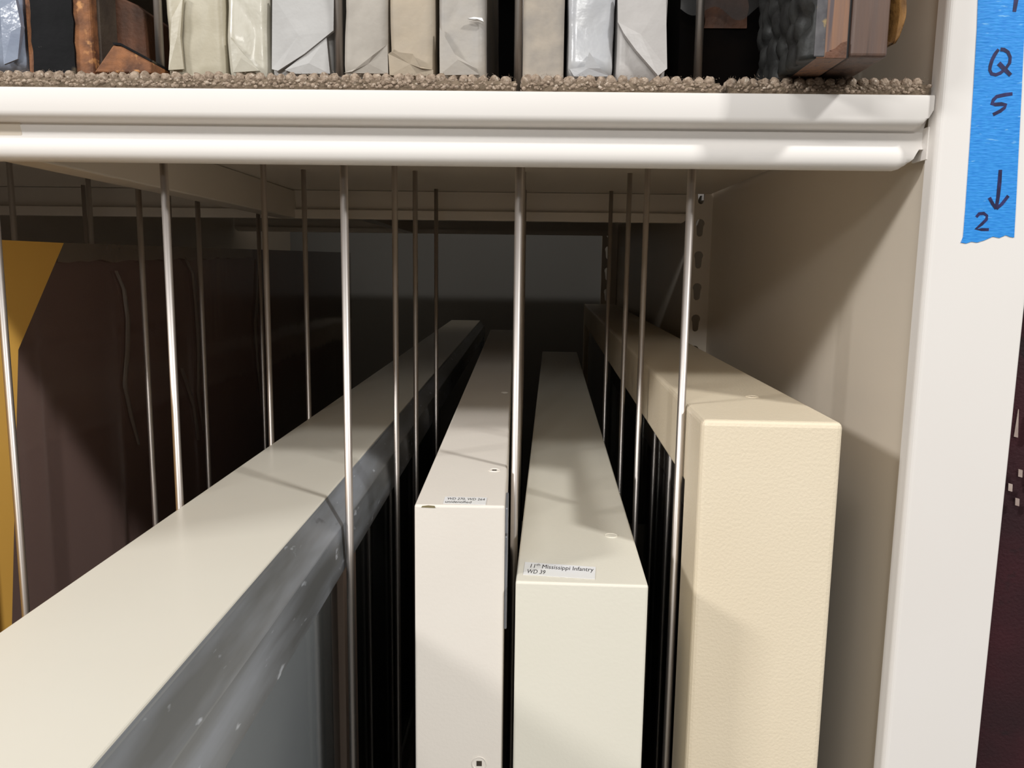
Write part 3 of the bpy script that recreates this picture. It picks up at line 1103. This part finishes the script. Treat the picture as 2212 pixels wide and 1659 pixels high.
bluebag = paper('bluish_poly_bag', (176, 186, 204), (140, 150, 172), 0.2, 30, bump=0.5, coat=0.4)
creamp = paper('cream_wax_paper', (206, 198, 176), (186, 176, 152), 0.42, 28)
creamp2 = paper('pale_cream_wax_paper', (216, 211, 196), (196, 190, 172), 0.36, 28, coat=0.1)
whitet = paper('white_tissue', (206, 205, 203), (182, 180, 178), 0.5, 22)
greyt = paper('grey_tan_tissue', (196, 188, 178), (168, 160, 150), 0.6, 30)
tant = paper('tan_kraft_tissue', (200, 184, 160), (176, 164, 148), 0.6, 30)
greyt2 = paper('grey_glassine', (196, 186, 172), (168, 164, 162), 0.5, 24)
greyt3 = paper('speckled_grey_paper', (190, 178, 162), (162, 154, 146), 0.7, 70)
whitep = paper('white_poly_wrap', (214, 214, 214), (190, 192, 198), 0.26, 22, coat=0.3)
whitet2 = paper('soft_white_glassine', (206, 202, 198), (184, 180, 176), 0.45, 22)

parcel('bluish clear plastic bag parcel cut off by the left picture edge', -70, 53, bluebag, 1, 0.0022, 0.25, yf=0.450,
       flaps=[[(2, 20), (38, 0, 0.001), (52, 60, 0.002), (40, 128), (10, 140)]])
parcel('wide cream paper parcel right of the leftmost wire divider', 358, 489, creamp, 2, 0.0016, 0.03, yf=0.462,
       flaps=[[(372, 40), (398, -5, 0.001), (392, 80, 0.001), (398, 150), (365, 152)]])
parcel('narrow pale cream parcel with a diagonal bottom fold', 493, 582, creamp2, 3, 0.0014, 0.05, yf=0.462,
       flaps=[[(497, 80), (528, 118, 0.0012), (562, 154, 0.0006), (505, 157)]])
parcel('white tissue parcel with a large triangular folded flap', 587, 721, whitet, 4, 0.0012, 0.03, yf=0.463,
       flaps=[[(589, -10), (722, -10), (722, 68, 0.0012), (660, 118, 0.0014), (602, 154, 0.0006), (588, 150)], [(616, 152), (706, 82, 0.0002), (714, 160, 0.0004), (640, 160)]])
parcel('crinkled grey tan tissue parcel right of the second wire divider', 742, 839, greyt, 5, 0.0016, 0.04,
       flaps=[[(744, 158), (762, 156, 0.0008), (806, 124, 0.0024), (838, 98, 0.0012), (839, 160)]])
parcel('tan kraft tissue parcel with a stepped fold near its foot', 842, 938, tant, 6, 0.0012, 0.02,
       flaps=[[(840, 118, 0.001), (848, 114, 0.0020), (894, 120, 0.0026), (910, 150, 0.0022), (936, 152, 0.0006), (936, 165), (842, 163)]])
t = parcel('grey glassine parcel with a small white tear in its side', 947, 1049, greyt2, 7, 0.0011, 0.02, lean=-0.012 + 0.0,
           flaps=[[(950, 60), (982, 118, 0.0008), (1030, 150, 0.0010), (1036, 162), (950, 163)]])
q0 = PY(1028, 43, 0.445)
bm = bmesh.new()
lx, lz = t.location.x, t.location.z - Z0
tri = [PY(a, b, 0.445) for a, b in ((1011, 41), (1024, 38), (1042, 40), (1045, 48), (1040, 45), (1024, 44))]
flap(bm, [(p.x - lx, p.z - lz) for p in tri], -0.0030, wob=0.0004)
tag(obj('paper_tear', bm, mat('torn_white_edge', (244, 244, 242), rough=0.6, vary=(236, 236, 236), vscale=90), t), 'white torn paper edge')
parcel('plain speckled grey paper parcel right of the carpet seam', 1129, 1219, greyt3, 8, 0.0005, 0.0, rc=0.003)
parcel('shiny white plastic wrapped parcel with a pinched foot', 1225, 1327, whitep, 9, 0.0016, 0.10, lean=0.0,
       flaps=[[(1230, 150), (1262, 146, 0.001), (1272, 116, 0.0026), (1296, 150, 0.0016), (1318, 166), (1240, 166)]])
parcel('soft white glassine parcel with a long diagonal fold, last of the wrapped row', 1333, 1440, whitet2, 10, 0.0010, 0.03,
       flaps=[[(1334, -10), (1438, -10), (1440, 150, 0.001), (1420, 166, 0.002), (1372, 112, 0.0028), (1346, 76, 0.0026), (1334, 50, 0.0012)]])


# ---------------------------------------------------------------- old cases
def wood_mat(name, a, b, dark, sc=60):
    return mat(name, a, rough=0.5, vary=b, vscale=sc, vstretch=(3.5, 3.5, 0.14), contrast=(0.3, 0.7), bump=0.4, bscale=160, bstretch=(3, 3, 0.15),
               extra=[(dark, 90, (2.5, 2.5, 0.12), 0.55, 0.68)])


blk = mat('black_worn_leather', (13, 13, 15), rough=0.65, spec=0.12, vary=(22, 22, 24), vscale=50, bump=0.15, bscale=300,
          extra=[((160, 156, 148), 150, (1, 1, 1), 0.68, 0.72), ((70, 62, 50), 60, (1, 1, 1), 0.66, 0.72)])
orng = mat('rubbed_orange_leather', (156, 102, 62), rough=0.75, vary=(92, 58, 38), vscale=90, bump=0.6, bscale=300, extra=[((196, 140, 88), 140, (1, 1, 1), 0.6, 0.7)])
brn = mat('brown_scuffed_leather', (112, 72, 50), rough=0.7, vary=(78, 52, 38), vscale=60, bump=0.6, bscale=300)
brn2 = mat('dark_taupe_leather', (84, 72, 60), rough=0.7, vary=(64, 54, 46), vscale=50, bump=0.5, bscale=260)

yb = 0.449
x0, x1 = PY(57, 120, yb).x, PY(198, 120, yb).x
xm0, xm1 = PY(72, 120, yb).x, PY(162, 120, yb).x
t = thing('leather_case', 'black leather case with rubbed orange edges at the left of the shelf', 'case', (x0, yb, CT))
HB = 0.13


def wavy_panel(bm, xa_, xb_, seed, y, h, amp=0.0012):
    n = 26
    L_, R_ = [], []
    for i in range(n + 1):
        z = h * i / n
        a = xa_ + amp * noise.noise(Vector((z * 120, seed, 0)))
        b = xb_ + amp * noise.noise(Vector((z * 120, seed + 9, 0)))
        L_.append((a, z))
        R_.append((b, z))
    pts = L_ + R_[::-1]
    return prism(bm, pts, 1, y, y + 0.002)


obj('case_body', newbox(0, x1 - x0, 0.0012, 0.11, 0, HB), orng, t, bevel=0.0015)
obj('front_cover', wavy_panel(bmesh.new(), xm0 - x0, xm1 - x0, 2, -0.0003, HB), blk, t)
obj('side_cover', newbox(x1 - x0, x1 - x0 + 0.0016, 0.008, 0.11, 0.0, HB), brn2, t)

yb2 = 0.475
xa0, xa1 = PY(232, 100, yb2).x, PY(318, 100, yb2).x
zt_ = PY(280, 4, yb2).z - CT
t = thing('leather_case', 'short scuffed brown leather case standing left of the leftmost wire divider', 'case', (xa0, yb2, CT))
w_ = xa1 - xa0
bm = prism(bmesh.new(), [(0, 0.0), (w_, 0.0), (w_ * 0.98, zt_ * 0.5), (w_ * 0.96, zt_ * 0.90), (w_ * 0.80, zt_ * 0.97), (w_ * 0.4, zt_ * 1.05), (0, zt_ * 1.07)], 1, 0.0, 0.07)
obj('case_body', bm, brn, t, bevel=0.001)
bm = newbox(w_ * 0.03, w_ * 0.10, -0.0012, 0.004, 0.001, zt_ * 1.0)
obj('corner_strip', bm, brn2, t, bevel=0.0004)

yb3 = 0.446
pts = [PY(a, b, yb3) for a, b in ((203, 156), (244, 97), (262, 99), (326, 133), (327, 158))]
zlow = min(p.z for p in pts)
t = thing('broken_case_lid', 'small orange brown case lid with a slanting top in front of the brown case', 'case', (pts[0].x, yb3, CT))
bm = prism(bmesh.new(), [(p.x - pts[0].x, max(p.z - CT, 0.0)) for p in pts], 1, 0.0, 0.024)
obj('lid_block', bm, orng, t, bevel=0.0008)
bm = prism(bmesh.new(), [(pts[1].x - pts[0].x + 0.0006, pts[1].z - CT), (pts[2].x - pts[0].x, pts[2].z - CT), (pts[3].x - pts[0].x, pts[3].z - CT), (pts[3].x - pts[0].x, pts[3].z - CT + 0.0012), (pts[2].x - pts[0].x, pts[2].z - CT + 0.0013), (pts[1].x - pts[0].x, pts[1].z - CT + 0.0012)], 1, -0.0006, 0.024)
obj('lid_rim', bm, blk, t)

# dark case in a clear plastic sleeve, set back in the gap
yd = 0.545
xd0, xd1 = PY(1468, 60, yd).x, PY(1700, 60, yd).x
t = thing('sleeved_case', 'dark brown case under a clear plastic sleeve, set back right of the last white parcel', 'case', (xd0, yd, CT))
obj('case_body', newbox(0, xd1 - xd0, 0, 0.12, 0, 0.115), mat('very_dark_leather', (9, 7, 7), rough=0.9, vary=(16, 11, 8), vscale=30, spec=0.08), t, bevel=0.001)
zc = PY(1540, 62, yd).z - CT
bpch = obj('brown_patch', wavy_panel(bmesh.new(), PY(1520, 60, yd).x - xd0, PY(1612, 60, yd).x - xd0, 5, -0.0012, 0.032), brn, t)
bpch.location.z = zc
bm = bmesh.new()
rows = []
for i in range(31):
    x = -0.002 + (xd1 - xd0 + 0.002) * i / 30
    zb_ = PY(1540, 16 + 14 * math.sin(i * 0.5) - 6 * math.cos(i * 0.23), yd - 0.02).z - CT
    rows.append([bm.verts.new((x, -0.012 + 0.002 * noise.noise(Vector((x * 60, k, 2))), zb_ + (0.128 - zb_) * k / 6)) for k in range(7)])
for a, b in zip(rows, rows[1:]):
    for k in range(6):
        bm.faces.new((a[k], b[k], b[k + 1], a[k + 1]))
obj('plastic_sleeve', bm, plast, t, smooth=True)

# carved black case with wooden edges, overhanging the lip
ZB = 0.1013
cl = PZ(1757, 126, ZB)
cm = PZ(1833, 126, ZB)
cr = PZ(1925, 126, ZB)
bx = cl.x
yc = cl.y
t = thing('carved_case', 'charred black carved case with two worn wooden edges at the right end of the shelf', 'case', (bx, yc, ZB))
H = 0.105
D = 0.085
wa = cm.x - cl.x
wb = cr.x - cl.x
woodA = wood_mat('worn_red_brown_wood', (116, 90, 78), (142, 102, 74), (84, 72, 74))
woodB = wood_mat('grey_brown_wood', (100, 76, 63), (86, 70, 64), (58, 45, 40))
obj('left_half', newbox(0.0008, wa - 0.0007, 0, D, 0, H), woodA, t, bevel=0.0007)
bm = newbox(0.0, 0.0052, -0.0004, 0.004, 0.0006, H)
obj('edge_binding', bm, mat('rubbed_grey_edge', (96, 94, 96), rough=0.6, vary=(64, 62, 66), vscale=120, extra=[((150, 128, 84), 150, (1, 1, 1), 0.6, 0.68)]), t, bevel=0.0006)
pr = [(wa + 0.0007, 0.0), (wb, 0.0), (wb, D), (wa + 0.0007, D)]
bm = bmesh.new()
box(bm, wa + 0.0007, wb - 0.001, 0.0005, D, 0.0008, H)
obj('right_half', bm, woodB, t, bevel=0.0018, seg=3)
obj('hinge_gap', newbox(wa - 0.0008, wa + 0.0008, 0.002, D - 0.002, 0.001, H - 0.001), black_in, t)
# torn patch at the foot of the left half
pts = [(0.0056, 0.0002), (wa - 0.0012, 0.0002), (wa - 0.0012, 0.0078), (wa - 0.004, 0.0070), (wa - 0.0065, 0.0045), (wa - 0.009, 0.0035), (0.0085, 0.0033), (0.0058, 0.0028)]
obj('torn_patch', prism(bmesh.new(), pts, 1, -0.0004, 0.001), brn, t)
# carved relief on the left face: a ground sheet with leaf-shaped bosses standing proud
carv = mat('charred_black_composition', (44, 45, 44), rough=0.5, vary=(26, 26, 26), vscale=90, bump=0.25, bscale=300, spec=0.35)
bm = bmesh.new()
random.seed(11)
ny, nz = 44, 52
bos = []
for j in range(9):
    for i in range(6):
        bos.append((0.006 + i * 0.0150 + random.uniform(-0.003, 0.003) + (0.006 if j % 2 else 0), 0.004 + j * 0.0125 + random.uniform(-0.002, 0.002), random.uniform(0.0060, 0.0092)))
g = []
for i in range(ny + 1):
    row = []
    for j in range(nz + 1):
        y = D * i / ny
        z = H * j / nz
        hgt = 0.0
        for (by, bz, br) in bos:
            d = math.hypot((y - by) / br, (z - bz) / (br * 1.25))
            if d < 1:
                hgt = max(hgt, math.sqrt(1 - d * d))
        edge_ = min(1.0, y / 0.004, (D - y) / 0.004)
        row.append(bm.verts.new((-0.0008 - 0.0052 * hgt * max(0.15, edge_) + 0.0008 * noise.noise(Vector((y * 300, z * 300, 1))), y, z)))
    g.append(row)
for i in range(ny):
    for j in range(nz):
        bm.faces.new((g[i][j], g[i][j + 1], g[i + 1][j + 1], g[i + 1][j]))
bdr = [g[i][0] for i in range(ny + 1)] + [g[ny][j] for j in range(1, nz + 1)] + [g[i][nz] for i in range(ny - 1, -1, -1)] + [g[0][j] for j in range(nz - 1, 0, -1)]
back = [bm.verts.new((0.0012, v.co.y, v.co.z)) for v in bdr]
n = len(bdr)
for i in range(n):
    bm.faces.new((bdr[i], bdr[(i + 1) % n], back[(i + 1) % n], back[i]))
tag(obj('carved_cover', bm, carv, t, smooth=True), 'charred black cover carved with leaves')
# tattered leather cover on the right face
bm = bmesh.new()
rows = []
for j in range(41):
    z = H * j / 40
    k = max(0.0, 1 - z / 0.022)
    row = []
    for i in range(9):
        y = -0.001 + D * i / 8
        fl = (1 - i / 8) ** 2
        lift = 0.0014 + fl * (0.0035 + 0.0018 * noise.noise(Vector((z * 90, 0.3, 2)))) - 0.006 * k * k * 0.8
        row.append((wb + max(0.0002, lift), y - 0.0016 * fl * noise.noise(Vector((z * 160, 1, 5))) + 0.010 * k * k * (1 - i / 8), max(z, 0.0012 + 0.010 * k * fl)))
    rows.append(row)
fa = [[bm.verts.new(p) for p in r] for r in rows]
fb = [[bm.verts.new((p[0] - 0.0007, p[1] + 0.0001, p[2])) for p in r] for r in rows]
for A_, inv in ((fa, 0), (fb, 1)):
    for a, b in zip(A_, A_[1:]):
        for i in range(8):
            f = (a[i], a[i + 1], b[i + 1], b[i])
            bm.faces.new(f if not inv else f[::-1])
for j in range(40):
    bm.faces.new((fa[j][0], fa[j + 1][0], fb[j + 1][0], fb[j][0]))
    bm.faces.new((fa[j][8], fa[j + 1][8], fb[j + 1][8], fb[j][8]))
tag(obj('leather_cover', bm, mat('tattered_tan_leather', (150, 108, 54), rough=0.7, vary=(96, 66, 34), vscale=70, bump=0.6, bscale=300), t, smooth=True), 'tattered tan leather cover')
# splinter at the bottom corner
obj('straw_splinter', tube(bmesh.new(), [(-0.0012, D - 0.030, 0.0005), (-0.0020, D - 0.024, 0.0035), (-0.0026, D - 0.018, 0.0075)], [0.0004, 0.0007, 0.0003], 6), mat('straw', (206, 176, 110), rough=0.7, vary=(180, 150, 90), vscale=200), t)
